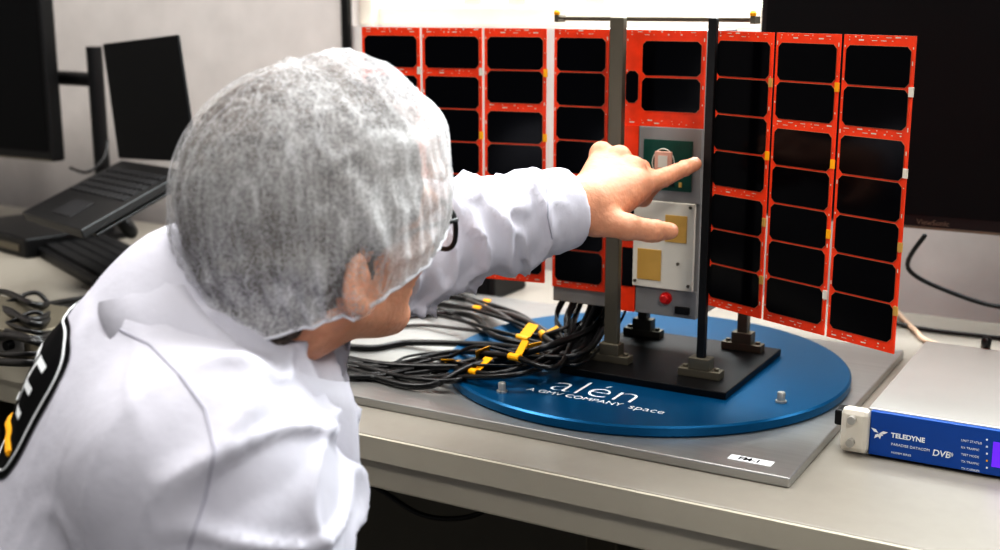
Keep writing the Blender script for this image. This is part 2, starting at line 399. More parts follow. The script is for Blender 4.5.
xl1 = PY(607, 150, FY).x
wl = xl1 - bx0
panel((bx0, FY), (1, 0), wl, bz0 + .018, bz1, [(.004, wl - .004, .010 + i * .0391 + (.012 if i > 3 else 0), .010 + i * .0391 + .0368 + (.012 if i > 3 else 0)) for i in range(7)], hinges=False)
xr0 = PY(624, 150, FY).x; zc = PY(665, 127, FY).z; wr = bx1 - xr0
u = PY(643, 60, FY).x - xr0
panel((xr0, FY), (1, 0), wr, zc, bz1, [(u, wr - .005, .012, .049), (u, wr - .005, .052, .088), (.001, u - .005, .045, .08)], hinges=False)
z200 = PY(665, 201, FY).z; z290 = PY(665, 288, FY).z; xw = PY(638, 220, FY).x
MB().box(xr0, xw - .001, FY - .002, FY, bz0, zc).build('side_strip', M_pcb, sa)
MB().box(xr0 + .002, xw - .004, FY - .003, FY - .002, bz0 + .03, bz0 + .075).build('solar_cell', M_cell, sa)
MB().box(xr0 + .002, xw - .004, FY - .003, FY - .002, bz0 + .085, bz0 + .12).build('solar_cell', M_cell, sa)
MB().box(xw, bx1, FY - .003, FY, z200, zc).build('upper_panel', M_grey, sa, bevel=.0006)
MB().box(xw, bx1, FY - .002, FY, bz0, z290).build('lower_panel', M_grey, sa, bevel=.0006)
def fx(px): return PY(px, 200, FY).x
def fz(py): return PY(670, py, FY).z
gb = MB().box(fx(644), fx(692), FY - .0045, FY - .003, fz(190), fz(140)).build('circuit_board', M_green, sa)
MB().box(fx(656), fx(673), FY - .0085, FY - .0045, fz(170), fz(151)).build('chip_cover', M_pink, gb, bevel=.001)
MB().box(fx(660), fx(669), FY - .0092, FY - .0085, fz(167), fz(155)).build('chip', M_white, gb)
MB().tube([Vector((fx(664) + .013 * math.cos(t * PI / 6), FY - .0055, fz(163) + .016 * math.sin(t * PI / 6))) for t in range(-1, 8)], .0007, 6).build('wire_loop', M_white, gb, smooth=True)
for k in range(5):
    MB().box(fx(648 + 8 * k), fx(651 + 8 * k), FY - .006, FY - .0045, fz(186), fz(181)).build('component', M_black if k % 2 else M_gold, gb)
ap = MB().box(fx(636), fx(697), FY - .006, FY, z290, z200).build('antenna_panel', M_white, sa, bevel=.001)
MB().box(fx(668), fx(690), FY - .0068, FY - .006, fz(241), fz(214)).build('gold_patch', M_gold, ap, bevel=.0004)
MB().box(fx(641), fx(665), FY - .0068, FY - .006, fz(281), fz(250)).build('gold_patch', M_gold, ap, bevel=.0004)
for px, py in ((639, 205), (693, 205), (639, 283), (693, 283), (650, 232), (682, 262)):
    MB().cyl((fx(px), FY - .006, fz(py)), (fx(px), FY - .0075, fz(py)), .0018, seg=12).build('screw', M_dsteel, ap)
MB().lathe((fx(670), FY - .002, fz(298)), (0, -1, 0), [(.0070, 0), (.0070, .003), (.005, .003), (.005, .008), (.004, .009)], 24).build('push_button', M_red, sa, smooth=True)
MB().box(fx(680), fx(694), FY - .005, FY - .002, fz(312), fz(305)).build('connector', M_black, sa)
# ------------------------------------------------------------------ rack unit
ux0, uy0, ux1, uy1 = -.252, 1.158, .19, 1.44; uz0, uz1 = BT + .002, BT + .048
un = thing('rack_unit', 'slim silver modem unit with blue front panel at right of the bench', 'electronic unit', ((ux0 + ux1) / 2, (uy0 + uy1) / 2, BT))
MB().box(ux0, ux1, uy0 + .006, uy1, uz0, uz1).build('case', M_usil, un, bevel=.0015)
MB().box(ux0 + .004, ux1, uy0, uy0 + .006, uz0 + .001, uz1 - .001).build('front_panel', M_ubl, un, bevel=.001)
MB().box(ux0 - .024, ux0 + .004, uy0 - .004, uy0 + .012, uz0, uz1 - .001).build('rack_ear', M_white, un, bevel=.006)
MB().cyl((ux0 - .012, uy0 - .004, uz0 + .035), (ux0 - .012, uy0 - .010, uz0 + .035), .004).cyl((ux0 - .012, uy0 - .004, uz0 + .012), (ux0 - .012, uy0 - .010, uz0 + .012), .004).build('handle_screw', M_silver, un, smooth=True)
MB().box(ux0 - .034, ux0 - .012, uy0 + .014, uy0 + .034, uz0 + .02, uz0 + .036).build('side_plug', M_black, un, bevel=.002)
for x in (ux0 + .02, ux1 - .02):
    for y in (uy0 + .03, uy1 - .03): MB().cyl((x, y, BT), (x, y, uz0 + .001), .008).build('rubber_foot', M_black, un)
def ut(s, px, py, size, **k):
    q = PY(px, py, uy0); text(s, size, (q.x, uy0 - .0004, q.z), (1, 0, 0), (0, 0, 1), M_txt, un, ext=.0002, **k)
ut('TELEDYNE', 891, 437, .0066, bold=.0002); ut('PARADISE DATACOM', 891, 445, .0037); ut('MODEM SERIES', 891, 453, .0028)
ut('DVB', 932, 455, .0086, bold=.00015, shear=.12); ut(')))', 949, 455, .0040, bold=.0001)
for k, s in enumerate(('UNIT STATUS', 'RX TRAFFIC', 'TEST MODE', 'TX TRAFFIC', 'TX CARRIER')): ut(s, 961, 441 + 7 * k, .0030)
for k in range(5):
    q = PY(986, 440 + 7 * k, uy0); MB().box(q.x, q.x + .0016, uy0 - .0006, uy0, q.z - .0003, q.z + .0013).build('status_light', M_yel if k == 3 else M_txt, un)
q = PY(879, 433, uy0); lg = MB()
for an, L in ((15, .0090), (150, .0090), (235, .0072), (285, .006), (335, .0048)):
    a_ = math.radians(an); u_ = Vector((math.cos(a_), 0, math.sin(a_))); v_ = Vector((-u_.z, 0, u_.x)); c_ = Vector((q.x, uy0 - .0006, q.z))
    lg.add([c_ + u_ * .0004, c_ + u_ * L * .5 + v_ * .0016, c_ + u_ * L, c_ + u_ * L * .5 - v_ * .0016], [[0, 1, 2, 3]])
lg.build('brand_emblem', M_txt, un)
q = PY(993, 448, uy0); MB().box(q.x, q.x + .055, uy0 - .001, uy0, uz0 + .010, uz1 - .012).build('display', M_purple, un)
# ------------------------------------------------------------------ monitors, laptop
def monitor(label, x0, x1, y, z0, logo=None, bo=0):
    h = .37
    t = thing('monitor', label, 'monitor', ((x0 + x1) / 2, y, z0)); xc = (x0 + x1) / 2 + bo
    MB().box(x0, x1, y, y + .03, z0, z0 + h).build('housing', M_black, t, bevel=.004)
    MB().box(x0 + .008, x1 - .008, y - .0008, y, z0 + .018, z0 + h - .008).build('screen', M_screen, t)
    MB().box(x0 + .002, x1 - .002, y - .0012, y - .0002, z0 + .001, z0 + .004).build('bottom_bezel', M_dsteel, t)
    MB().box(xc - .05, xc + .05, y + .03, y + .045, z0 + .14, z0 + .24).box(xc - .02, xc + .02, y + .045, WY - .012, z0 + .17, z0 + .21).box(xc - .06, xc + .06, WY - .012, WY, z0 + .13, z0 + .25).build('wall_bracket', M_black, t, bevel=.003)
    if logo: q = PY(logo[1], logo[2], y); text(logo[0], .0095, (q.x, y - .001, z0 + .0065), (1, 0, 0), (0, 0, 1), M_dsteel, t, bold=.0001)
    return t
MY = 1.60
zm = PY(905, 228, MY).z; xm = PY(757, 100, MY).x
monitor('large black monitor mounted behind the right solar panels', xm, xm + .61, MY, zm, ('ViewSonic', 916, 230))
MY2 = 1.56; x57 = PY(48, 100, MY2).x; zm2 = PY(50, 162, MY2).z
monitor('black monitor at the far left edge beside the laptop', x57 - .56, x57, MY2, zm2, bo=-.12)
A = P(122, 160, 2.05); B = P(186, 170, 1.84); D = P(22, 212, 1.86); Cc = B + (D - A)
lt = thing('laptop', 'open black laptop raised on a support arm behind the person', 'laptop', Vector(((A.x + Cc.x) / 2, (A.y + Cc.y) / 2, BT)))
nb = (B - A).cross(D - A).normalized(); nb = nb if nb.z > 0 else -nb
MB().obox(A, B - A, D - A, -nb * .014).build('keyboard_base', M_black, lt, bevel=.002)
kb = MB()
for i in range(11):
    for j in range(5):
        o = A + (B - A) * (.06 + i * .08) + (D - A) * (.14 + j * .09); kb.obox(o, (B - A) * .066, (D - A) * .07, nb * .0016)
kb.build('keys', mat('key_caps', (26, 26, 28), .6), lt)
MB().obox(A + (B - A) * .35 + (D - A) * .68, (B - A) * .3, (D - A) * .22, nb * .0008).build('touchpad', mat('touchpad_grey', (30, 30, 32), .5), lt)
up_s = (P(106, 46, 2.08) - A); wv = (P(198, 164, 1.84) - A); n2 = wv.cross(up_s).normalized()
MB().obox(A + nb * .003, wv * 1.02, up_s, n2 * .005).build('screen_lid', M_screen, lt, bevel=.0015)
ctr = (A + Cc) / 2
MB().obox(D + (A - D) * .1 - nb * .016, (B - A) * 1.0, (A - D) * .8, -nb * .004).build('support_tray', M_black, lt, bevel=.001)
q = PY(99, 120, 1.62)
MB().tube([ctr - nb * .022, Vector((ctr.x, ctr.y + .05, ctr.z - .07)), Vector((q.x, 1.62, ctr.z - .06))], .010, 10).build('support_arm', M_black, lt, smooth=True)
MB().cyl((q.x, 1.62, BT), (q.x, 1.62, PY(104, 47, 1.62).z), .014).cyl((q.x, 1.62, BT), (q.x, 1.62, BT + .012), .05).build('support_pole', M_black, lt, smooth=True)
q2 = PY(55, 78, 1.62)
MB().tube([Vector((q.x, 1.62, q2.z)), Vector((q2.x, 1.63, q2.z)), Vector((q2.x - .08, 1.61, q2.z))], .013, 10).build('side_arm', M_black, lt, smooth=True)
kr = math.radians(-25)
dx = Vector((math.cos(kr), math.sin(kr), 0)); dy = Vector((-dx.y, dx.x, 0)); k0 = PZ(95, 290, BT) - dx * .42
kt = thing('keyboard', 'black desktop keyboard lying on the bench below the laptop', 'keyboard', k0 + dx * .2 + dy * .06)
MB().obox(k0 + Z * 0, dx * .42, dy * .14, Z * .016).build('keyboard_case', M_black, kt, bevel=.003)
kb = MB()
for i in range(18):
    for j in range(5): kb.obox(k0 + dx * (.014 + i * .022) + dy * (.014 + j * .023) + Z * .016, dx * .019, dy * .020, Z * .005)
kb.build('keys', mat('key_caps_dark', (18, 18, 20), .65), kt)
c0 = PZ(58, 255, BT)
dkk = thing('docking_station', 'flat black docking box on the bench beneath the laptop', 'docking station', (c0.x - .12, c0.y + .06, BT))
MB().obox(Vector((c0.x - .26, c0.y, BT)), Vector((.24, -.05, 0)), Vector((.03, .13, 0)), Z * .035).build('dock_case', M_black, dkk, bevel=.004)
MB().obox(Vector((c0.x - .24, c0.y - .006, BT + .010)), Vector((.20, -.0417, 0)), Vector((0, .002, 0)), Z * .012).build('port_strip', M_dsteel, dkk)
g0 = PZ(48, 358, BT)
gi = thing('instrument_box', 'dark grey metal instrument with round front sockets at the left bench edge', 'electronic unit', (g0.x - .2, BY0 + .10, BT))
MB().box(g0.x - .42, g0.x, BY0 + .008, BY0 + .13, BT + .004, BT + .036).build('case', M_dsteel, gi, bevel=.003)
MB().box(g0.x - .41, g0.x - .01, BY0 + .005, BY0 + .008, BT + .008, BT + .033).build('face_plate', M_grey, gi, bevel=.001)
for k in range(8):
    MB().cyl((g0.x - .03 - .04 * k, BY0 + .006, BT + .020), (g0.x - .03 - .04 * k, BY0 - .004, BT + .020), .006, seg=14).build('socket', M_black, gi, smooth=True)
for x in (g0.x - .4, g0.x - .02): MB().box(x - .01, x + .01, BY0 + .02, BY0 + .12, BT, BT + .005).build('rubber_foot', M_black, gi)
pc = PZ(450, 300, BT); py_ = max(pc.y, 1.530)
pw = thing('power_supply', 'black power supply box on the bench behind the cables under the outstretched arm', 'power supply', (pc.x, py_, BT))
MB().box(pc.x - .22, pc.x + .06, py_, py_ + .10, BT, BT + .040).build('case', M_black, pw, bevel=.004)
MB().box(pc.x - .21, pc.x + .05, py_ - .001, py_, BT + .006, BT + .034).build('face_plate', M_blackm, pw)
for k in range(5):
    MB().cyl((pc.x - .18 + .05 * k, py_ - .001, BT + .02), (pc.x - .18 + .05 * k, py_ - .007, BT + .02), .006, seg=14).build('socket', M_dsteel, pw, smooth=True)
# ------------------------------------------------------------------ cables
def cable(pts, r, label, group=None, mt=M_cable, tags=()):
    pts = [Vector(p) for p in pts]
    t = thing('cable', label, 'cable', (pts[0].x, pts[0].y, min(p.z for p in pts) - r), group)
    MB().tube(pts, r, 8, 8).build('cable_sheath', mt, t, smooth=True, sharp=0)
    c = catmull(pts, 8)
    for k in tags:
        i = int(k * (len(c) - 2)); dr = (c[i + 1] - c[i]).normalized(); sd_ = dr.cross(Z).normalized(); n = sd_.cross(dr)
        tl = (n * rnd.uniform(.3, 1) + sd_ * rnd.choice((-1, 1)) * .8).normalized()
        L = rnd.uniform(.016, .026)
        MB().obox(c[i] - dr * .008, dr * rnd.uniform(.012, .018), tl * L, dr.cross(tl).normalized() * .0008).build('label_tag', M_yel, t)
        MB().cyl(c[i] - dr * .009, c[i] + dr * .010, r + .0010, seg=10).build('tag_sleeve', M_yel, t)
    return t
G = 'black cables bundled on the left side of the disc'
rnd = random.Random(12)
tagpos = {1: .44, 4: .56, 7: .50, 9: .42, 12: .62, 15: .48, 17: .66, 19: .58}
for k in range(25):
    s = Vector((-.635 + rnd.uniform(-.02, .06), 1.32 + rnd.uniform(-.03, .05), bz0 + rnd.uniform(.0, .012)))
    low = k % 3 != 0
    yk = rnd.uniform(350, 384) if low else rnd.uniform(298, 340)
    def jz(): return DZ + .005 + abs(rnd.gauss(0, .010))
    m2 = PZ(568 + rnd.uniform(-26, 14), 340 + (14 if low else 0) + rnd.uniform(-12, 12), jz() + .008)
    m3 = PZ(505 + rnd.uniform(-28, 28), yk * .6 + 142 + rnd.uniform(-16, 8), jz())
    m4 = PZ(435 + rnd.uniform(-28, 28), yk - 3 + rnd.uniform(-12, 10), BT + .014 + abs(rnd.gauss(0, .006)))
    e = PZ(350 + rnd.uniform(-15, 15), yk + rnd.uniform(-12, 8), BT + .014)
    far = Vector((e.x - .3, e.y + rnd.uniform(0, .15), BT + .014))
    cable([s, Vector((s.x - .012, s.y - .01, s.z - .035)), m2, m3, m4, e, far], rnd.choice((.0016, .0024, .0032, .0040)), 'thin cable running from the satellite across the disc to the left', G, M_cable if k % 9 != 3 else M_ccab, tags=(tagpos[k],) if k in tagpos else ())
def cz(px, py, z): return PZ(px, py, z)
cable([PY(925, 235, 1.66), PY(908, 268, 1.68), PY(950, 292, 1.70), PY(1010, 308, 1.72), PY(1080, 300, 1.72)], .003, 'thin black cable looping down behind the large monitor')
cable([cz(890, 322, BT + .004), cz(930, 330, BT + .004), cz(1000, 338, BT + .004), cz(1060, 345, BT + .004)], .003, 'black cable lying along the back of the bench at right')
cable([cz(897, 312, BT + .005), cz(915, 330, BT + .005), cz(938, 345, BT + .005), Vector((-.1, 1.46, BT + .02))], .0035, 'beige cable curving behind the silver unit', mt=mat('beige_cable', (196, 170, 148), .5))
cable([cz(985, 352, BT + .02), cz(986, 345, BT + .05), cz(987, 338, BT + .06)], .0055, 'short black plug standing behind the silver unit')
cable([PY(330, 470, 1.10), PY(375, 487, 1.10), PY(420, 514, 1.10), PY(462, 518, 1.10), PY(492, 505, 1.10), PY(500, 480, 1.10)], .003, 'black cable sagging under the front of the bench')
GL = 'black cables tangled on the bench at far left'
for k in range(12):
    y = 300 + 5 * k
    cable([cz(-40, y + rnd.uniform(-8, 8), BT + .005), cz(0, y + rnd.uniform(-14, 14), BT + .03), cz(35, y + rnd.uniform(-12, 12), BT + .045), cz(62, y + rnd.uniform(-10, 10), BT + .022), cz(130, y - 14, BT + .006)], rnd.choice((.003, .0045)), 'black cable in the tangle at the far left of the bench', GL)
cable([PY(70, 168, 1.55), PY(88, 172, 1.55), PY(104, 158, 1.58), PY(108, 140, 1.60)], .0025, 'thin black cable looping below the monitor arm')
# ------------------------------------------------------------------ person
root = W(-.40, .93, 0); root.z = 0
pe = thing('person', 'person in white lab coat, hairnet and glasses leaning in and pointing at the satellite', 'person', root)
PHI = math.radians(50); TH = math.radians(4); ROLL = math.radians(5)
H = P(316, 230, .95)
fh = R_ * math.cos(PHI) + FH * math.sin(PHI); hf = (fh * math.cos(TH) + Z * math.sin(TH)).normalized(); hl = Z.cross(fh).normalized(); hu = hf.cross(hl)
rm = Matrix.Rotation(ROLL, 3, hf); hl = rm @ hl; hu = rm @ hu
HM = np.array([list(hf), list(hl), list(hu)])
def h2w(V): return np.asarray(V) @ HM + np.array(H)
def hp(x, y, z): return H + hf * x + hl * y + hu * z
def w2h(p): q = Vector(p) - H; return (q.dot(hf), q.dot(hl), q.dot(hu))
Mid = W(-.245, .93, -.310)
Rr = Vd(.24, -.97, 0).normalized(); Ax = Vd(-.42, 0, -.905); Ax = (Ax - Rr * Ax.dot(Rr)).normalized(); Nf = Ax.cross(Rr).normalized()
if Nf.dot(R_) < 0: Nf = -Nf
TR = [list(Nf), list(Rr), list(Ax)]
sR = Mid + Rr * .150 + Vd(.015, 0, -.005); sL = Mid - Rr * .15 + Vd(.02, 0, .05)
eR = W(-.145, .72, -.54); hR = W(-.02, .83, -.55)
eL = P(385, 254, 1.11); wL = P(585, 203, 1.20); cuffR = .036
nb_ = W(-.235, .93, -.222)
def torso(F, g):
    F.ell(Mid + Ax * .02, (.092 + g, .135 + g, .10 + g), .05, TR)
    F.ell(Mid + Ax * .14, (.105 + g, .170 + g, .19 + g), .05, TR)
    F.ell(Mid + Ax * .33, (.120 + g, .175 + g, .19 + g), .05, TR)
    F.ell(Mid + Ax * .47, (.14 + g, .18 + g, .13 + g), .05, TR)
    F.cap(sL, Mid, .052 + g, .07 + g, .05); F.cap(sR, Mid, .052 + g, .07 + g, .06)
    F.cap(Mid, nb_, .078 + g, .046 + g * .5, .05)
    F.cap(sR, eR, .054 + g, .045 + g, .05); F.cap(eR, hR, .044 + g, .030 + g, .02)
    F.cap(sL, eL, .052 + g, .042 + g, .03)
pieces = []
F = Field(np.array(Mid) - .75, np.array(Mid) + .75, .008); torso(F, -.008); F.cap(eL, wL, .042, .024, .02)
pieces.append(F.mesh())
# head
F = Field((-.17, -.12, -.2), (.15, .12, .15), .0022)
F.ell((-.012, 0, .032), (.096, .074, .086), .02)
F.ell((.038, 0, -.024), (.054, .053, .072), .03)
EX = -.034; EZ = -.016
for s in (-1, 1):
    F.cap((-.016, s * .051, -.046), (.064, s * .016, -.086), .012, .013, .022)
    F.ell((.068, s * .036, -.024), (.016, .017, .013), .02)
    F.cap((.083, s * .012, .018), (.078, s * .046, .016), .010, .009, .012)
    F.ell((.100, s * .032, .000), (.014, .016, .010), .008, op='s')
    F.ell((.079, s * .032, .000), (.013, .014, .012), .004)
    er = [(.92, s * -.30, -.25), (s * .32, .95, 0), (.24, s * -.08, .97)]
    F.ell((EX, s * .079, EZ), (.0150, .0070, .0225), .004, er)
    F.ell((EX + .003, s * .0865, EZ + .004), (.0092, .0055, .0140), .003, er, op='s')
    F.cap((EX + .009, s * .080, EZ - .007), (EX + .010, s * .081, EZ + .004), .0035, .003, .003)
    F.ell((EX + .005, s * .080, EZ - .019), (.0068, .0055, .0065), .004)
    F.ell((.103, s * .010, -.040), (.010, .007, .007), .005)
F.cap((.092, 0, .008), (.110, 0, -.032), .008, .010, .01)
F.ell((.078, 0, -.088), (.015, .019, .013), .015)
F.ell((.088, 0, -.062), (.008, .021, .006), .005); F.ell((.087, 0, -.071), (.009, .018, .006), .005)
F.cap((.096, -.017, -.0665), (.096, .017, -.0665), .0018, .0018, .002, op='s')
a = w2h(nb_ + Vd(.01, 0, -.03)); F.cap((-.03, 0, -.05), a, .050, .054, .03)
V, Q = F.mesh(); pieces.append((h2w(V), Q))
# hand
J = lambda px, py, d: np.array(P(px, py, d))
hand = Field(np.array(P(640, 195, 1.25)) - .13, np.array(P(640, 195, 1.25)) + .13, .0016)
wr_ = np.array(wL); imc, mmc, rmc, pmc = J(636, 187, 1.243), J(633, 171, 1.256), J(619, 160, 1.268), J(601, 156, 1.277)
fore = np.array(eL); hand.cap(wr_ + (fore - wr_) * .25, wr_, .027, .0245, .01)
hand.cap(wr_, imc, .021, .0130, .014); hand.cap(wr_, mmc, .021, .0122, .010); hand.cap(wr_ , rmc, .020, .0117, .010); hand.cap(wr_, pmc, .019, .0108, .010)
hand.cap(J(600, 218, 1.205), imc, .016, .011, .02)
def finger(js, rs, k=.0025):
    for i in range(len(js) - 1): hand.cap(js[i], js[i + 1], rs[i], rs[i + 1], k if i else .005)
    for i in range(1, len(js) - 1): hand.ell(js[i], (rs[i] * 1.08,) * 3, .003)
def crease(a, b, t, r):
    a = np.array(a); b = np.array(b); ax = Vector((b - a)).normalized(); u = ax.orthogonal().normalized(); w_ = ax.cross(u); c = a + (b - a) * t
    pr = None
    for k in range(13):
        q = c + np.array(u * math.cos(k * PI / 6) + w_ * math.sin(k * PI / 6)) * (r + .0004)
        if pr is not None: hand.cap(pr, q, .0012, .0012, .0012, op='s')
        pr = q
idx_ = [imc, J(663, 178, 1.268), J(682, 169.5, 1.283), J(695, 164, 1.294)]; finger(idx_, (.0125, .0098, .0087, .0074))
finger([mmc, J(655, 181, 1.290), J(643, 198, 1.290), J(632, 200, 1.268)], (.0120, .0098, .0086, .0076))
finger([rmc, J(641, 169, 1.300), J(636, 190, 1.308), J(624, 197, 1.290)], (.0115, .0093, .0082, .0072))
finger([pmc, J(618, 161, 1.310), J(618, 180, 1.318), J(609, 189, 1.300)], (.0105, .0083, .0072, .0065))
thb = [J(597, 219, 1.195), J(627, 227, 1.192), J(652, 231, 1.203), J(670, 231, 1.214)]
finger(thb, (.0170, .0120, .0110, .0086), .004)
for mc in (imc, mmc, rmc, pmc): hand.ell(mc + np.array(Vd(0, -.004, .004)), (.0122,) * 3, .004)
for t in (-.10, .10): crease(idx_[1], idx_[2], t + .0, .0100); crease(thb[2], thb[3], t, .0112)
crease(idx_[2], idx_[3], .02, .0089); crease(idx_[2], idx_[3], -.14, .0089)
pieces.append(hand.mesh())
allv = []; allf = []; k = 0
for V, Q in pieces: allv.append(V); allf.append(Q + k); k += len(V)
allv = np.concatenate(allv); allf = np.concatenate(allf)
tmp = link('body_tmp', allv, allf, M_skin, origin=(0, 0, 0))
md = tmp.modifiers.new('r', 'REMESH'); md.mode = 'VOXEL'; md.voxel_size = .0018
bpy.context.view_layer.update()
me = bpy.data.meshes.new_from_object(tmp.evaluated_get(bpy.context.evaluated_depsgraph_get()))
nv = len(me.vertices); co = np.empty(nv * 3); me.vertices.foreach_get('co', co); co = co.reshape(-1, 3)
fs = [list(p.vertices) for p in me.polygons]
q4 = np.array([f for f in fs if len(f) == 4]); co = relax(co, q4, 1, .6)
bpy.data.objects.remove(tmp)
link('body', co, fs, M_skin, pe, smooth=True, sharp=0)
def nail(a, b, n, r):
    a = Vector(a); b = Vector(b); t = (b - a).normalized(); n = Vector(n); n = (n - t * n.dot(t)).normalized(); s = t.cross(n)
    c = b - t * .0025 + n * (r * .70); vs = []; fs_ = []
    for i in range(7):
        for j in range(7):
            uu = (i / 6 - .5) * 2; vv = (j / 6 - .5) * 2; e = 1 - .35 * abs(uu) ** 3
            vs.append(c + t * uu * .0055 + s * vv * r * .70 * e + n * (.0028 - vv * vv * .0026 - max(uu, 0) ** 2 * .001))
    for i in range(6):
        for j in range(6): fs_.append([i * 7 + j, (i + 1) * 7 + j, (i + 1) * 7 + j + 1, i * 7 + j + 1])
    link('fingernail', vs, fs_, M_nail, pe, smooth=True, sharp=0)
nail(idx_[2], idx_[3], Vd(-.2, -.5, 1), .0074); nail(thb[2], thb[3], Vd(0, -.8, .7), .0086)
# -- coat
F = Field(np.array(Mid) - .74, np.array(Mid) + .74, .0046); torso(F, .014)
ad = (wL - eL).normalized()
F.cap(eL, wL + ad * .04, .056, cuffR - .001, .03)
F.cap(eR, hR, .058, .045, .02)
F.cap(nb_ + Vd(.01, -.03, -.03), W(-.155, .86, -.37), .040, .048, .05)
F.cap(sR, eR, .066, .062, .05)
F.cut(ad, ad.dot(wL) - .016)
V, Q = F.mesh(); V = relax(V, Q, 1)
def normals(V, Q):
    n = np.cross(V[Q[:, 2]] - V[Q[:, 0]], V[Q[:, 3]] - V[Q[:, 1]]); N = np.zeros_like(V)
    for i in range(4): np.add.at(N, Q[:, i], n)
    return N / np.maximum(np.linalg.norm(N, axis=1), 1e-12)[:, None]
N = normals(V, Q); disp = np.zeros(len(V)); eLn = np.array(eL); aD = np.array(ad); nfn = np.array(Nf)
nz_ = noise.noise
def rdg(v, k): return max(0.0, 1 - abs(v) * k) ** 1.2
for i, p in enumerate(V):
    ta = (p - eLn).dot(aD)
    if ta > -.05 and abs(np.linalg.norm(p - eLn - aD * ta)) < .08:
        q = Vector(p); q = q + ad * (nz_(q * 9) * .03)
        q2_ = q + ad * ta * .5; e = min(1, max(0, (np.linalg.norm(np.array(wL) - p) - .050) / .04)); e *= min(1, (ta + .05) / .04)
        v = nz_(q2_ * 12 + Vector((1, 5, 2))); v2 = nz_(q2_ * 24)
        disp[i] = (.010 * rdg(v, 6) + .007 * rdg(v2, 6) - .004) * e
    else:
        back = 1 - .85 * max(0, min(1, (-(N[i].dot(nfn)) - .15) / .4))
        q = Vector(p); wq = Vector((nz_(q * 4), nz_(q * 4 + Vector((9, 0, 0))), nz_(q * 4 + Vector((0, 9, 0))))) * .09
        q = q + wq; la = q.dot(Ax); q2_ = q - Ax * la * .72
        v = nz_(q2_ * 7); v2 = nz_(q2_ * 16 + Vector((3, 3, 3))); v3 = nz_(q * 10 + Vector((7, 1, 3)))
        disp[i] = (.014 * rdg(v, 7) + .008 * rdg(v2, 7) + .009 * rdg(v3, 9) - .005) * back
V = V + N * disp[:, None]; V = relax(V, Q, 1, .25)
coat = link('lab_coat', V, Q, M_coat, pe, smooth=True, sharp=0)
bvh = BVHTree.FromPolygons([Vector(v) for v in V], Q.tolist())
def seam(pts, r=.0008, name='seam', mt=M_seam):
    out = []; dense = []
    for i in range(len(pts) - 1):
        for t in range(8): dense.append((pts[i][0] + (pts[i + 1][0] - pts[i][0]) * t / 8, pts[i][1] + (pts[i + 1][1] - pts[i][1]) * t / 8))
    for x, y in dense:
        h = bvh.ray_cast(CAM, ray(x, y).normalized())
        if h[0] and (h[0] - CAM).length < 1.3: out.append(h[0] + h[1] * .0003)
    if len(out) > 4: MB().tube(out, r, 6, 2).build(name, mt, coat, smooth=True)
seam([(120, 330), (150, 345), (180, 375), (205, 410), (215, 450), (205, 500), (185, 560)], .0010)
seam([(552, 169), (547, 188), (548, 217), (553, 242)], .0008)
def back_pt(s, t, off=.0008):
    o = Mid + Ax * s + Rr * t - Nf * .5; h = bvh.ray_cast(o, Nf)
    return (h[0] + h[1] * off * (1 if h[1].dot(Nf) < 0 else -1)) if h[0] else None
BC, BT_, BS_, BW_ = .025, -.025, .064, .110
vs = [back_pt(BC, BT_, .001)]; fs_ = []; NR, NA = 20, 120
for r in range(1, NR + 1):
    for k in range(NA):
        a_ = 2 * PI * k / NA; ca, sa_ = math.cos(a_), math.sin(a_)
        q = back_pt(BC + BS_ * r / NR * math.copysign(abs(sa_) ** .55, sa_), BT_ + BW_ * r / NR * math.copysign(abs(ca) ** .55, ca), .001)
        vs.append(q if q else Mid)
for k in range(NA): fs_.append([0, 1 + k, 1 + (k + 1) % NA])
for r in range(NR - 1):
    for k in range(NA): k2 = (k + 1) % NA; fs_.append([1 + r * NA + k, 1 + (r + 1) * NA + k, 1 + (r + 1) * NA + k2, 1 + r * NA + k2])
bd = link('back_badge', vs, fs_, M_patch, coat, smooth=True, sharp=0)
def mp_(v):
    q = back_pt(.036 - v.y, -.124 + v.x, .0018); return q if q else Mid
text('SPACE', .064, (0, 0, 0), (1, 0, 0), (0, 1, 0), M_txt, bd, mapper=mp_, ext=0, bold=.0002)
def ringpts(f): 
    out = []
    for k in range(80):
        a_ = 2 * PI * k / 80; ca, sa_ = math.cos(a_), math.sin(a_)
        q = back_pt(BC + BS_ * f * math.copysign(abs(sa_) ** .55, sa_), BT_ + BW_ * f * math.copysign(abs(ca) ** .55, ca), .0012)
        if q: out.append(q)
    return out
MB().tube(ringpts(.93), .0010, 6, 0, closed=True).build('badge_border', M_txt, bd)
arc = [back_pt(.060 + .006 * math.sin(k * .3), -.110 + .175 * k / 20, .0015) for k in range(21)]
MB().tube([q for q in arc if q], .0030, 6, 3).build('badge_stripe', M_yel, bd)
# collar
nc = W(-.190, .918, -.240); nax = Vd(.58, -.06, .80).normalized()
cf = Vd(.80, 0, -.60).normalized(); cf = (cf - nax * cf.dot(nax)).normalized(); cr = cf.cross(nax).normalized()
near_pos = cr.dot(FH) < 0
prof = [(.074, -.022), (.079, .000), (.083, .012), (.088, .017), (.098, .010), (.110, -.010), (.121, -.036)]
vs = []; fs_ = []; n = 90
for i in range(n + 1):
    th0, th1 = (24, 318) if near_pos else (42, 336)      # opens a little towards the far side
    th = math.radians(th0 + (th1 - th0) * i / n); fr = abs(i / n - .5) * 2
    far_side = (math.sin(th) < 0) if near_pos else (math.sin(th) > 0)
    for j, (r, h) in enumerate(prof):
        jj = max(0, j - 3) / 3; bk = max(0, 1 - fr * 1.8)
        r2 = r * (1 + .015 * math.sin(th * 4 + j * .6)) + (0 if far_side else .030 * fr ** 10 * jj) - .026 * bk; hh = h - .018 * fr ** 6 * jj - .004 * bk
        vs.append(nc + (cf * math.cos(th) * 1.06 + cr * math.sin(th) * 1.0) * r2 + nax * hh)
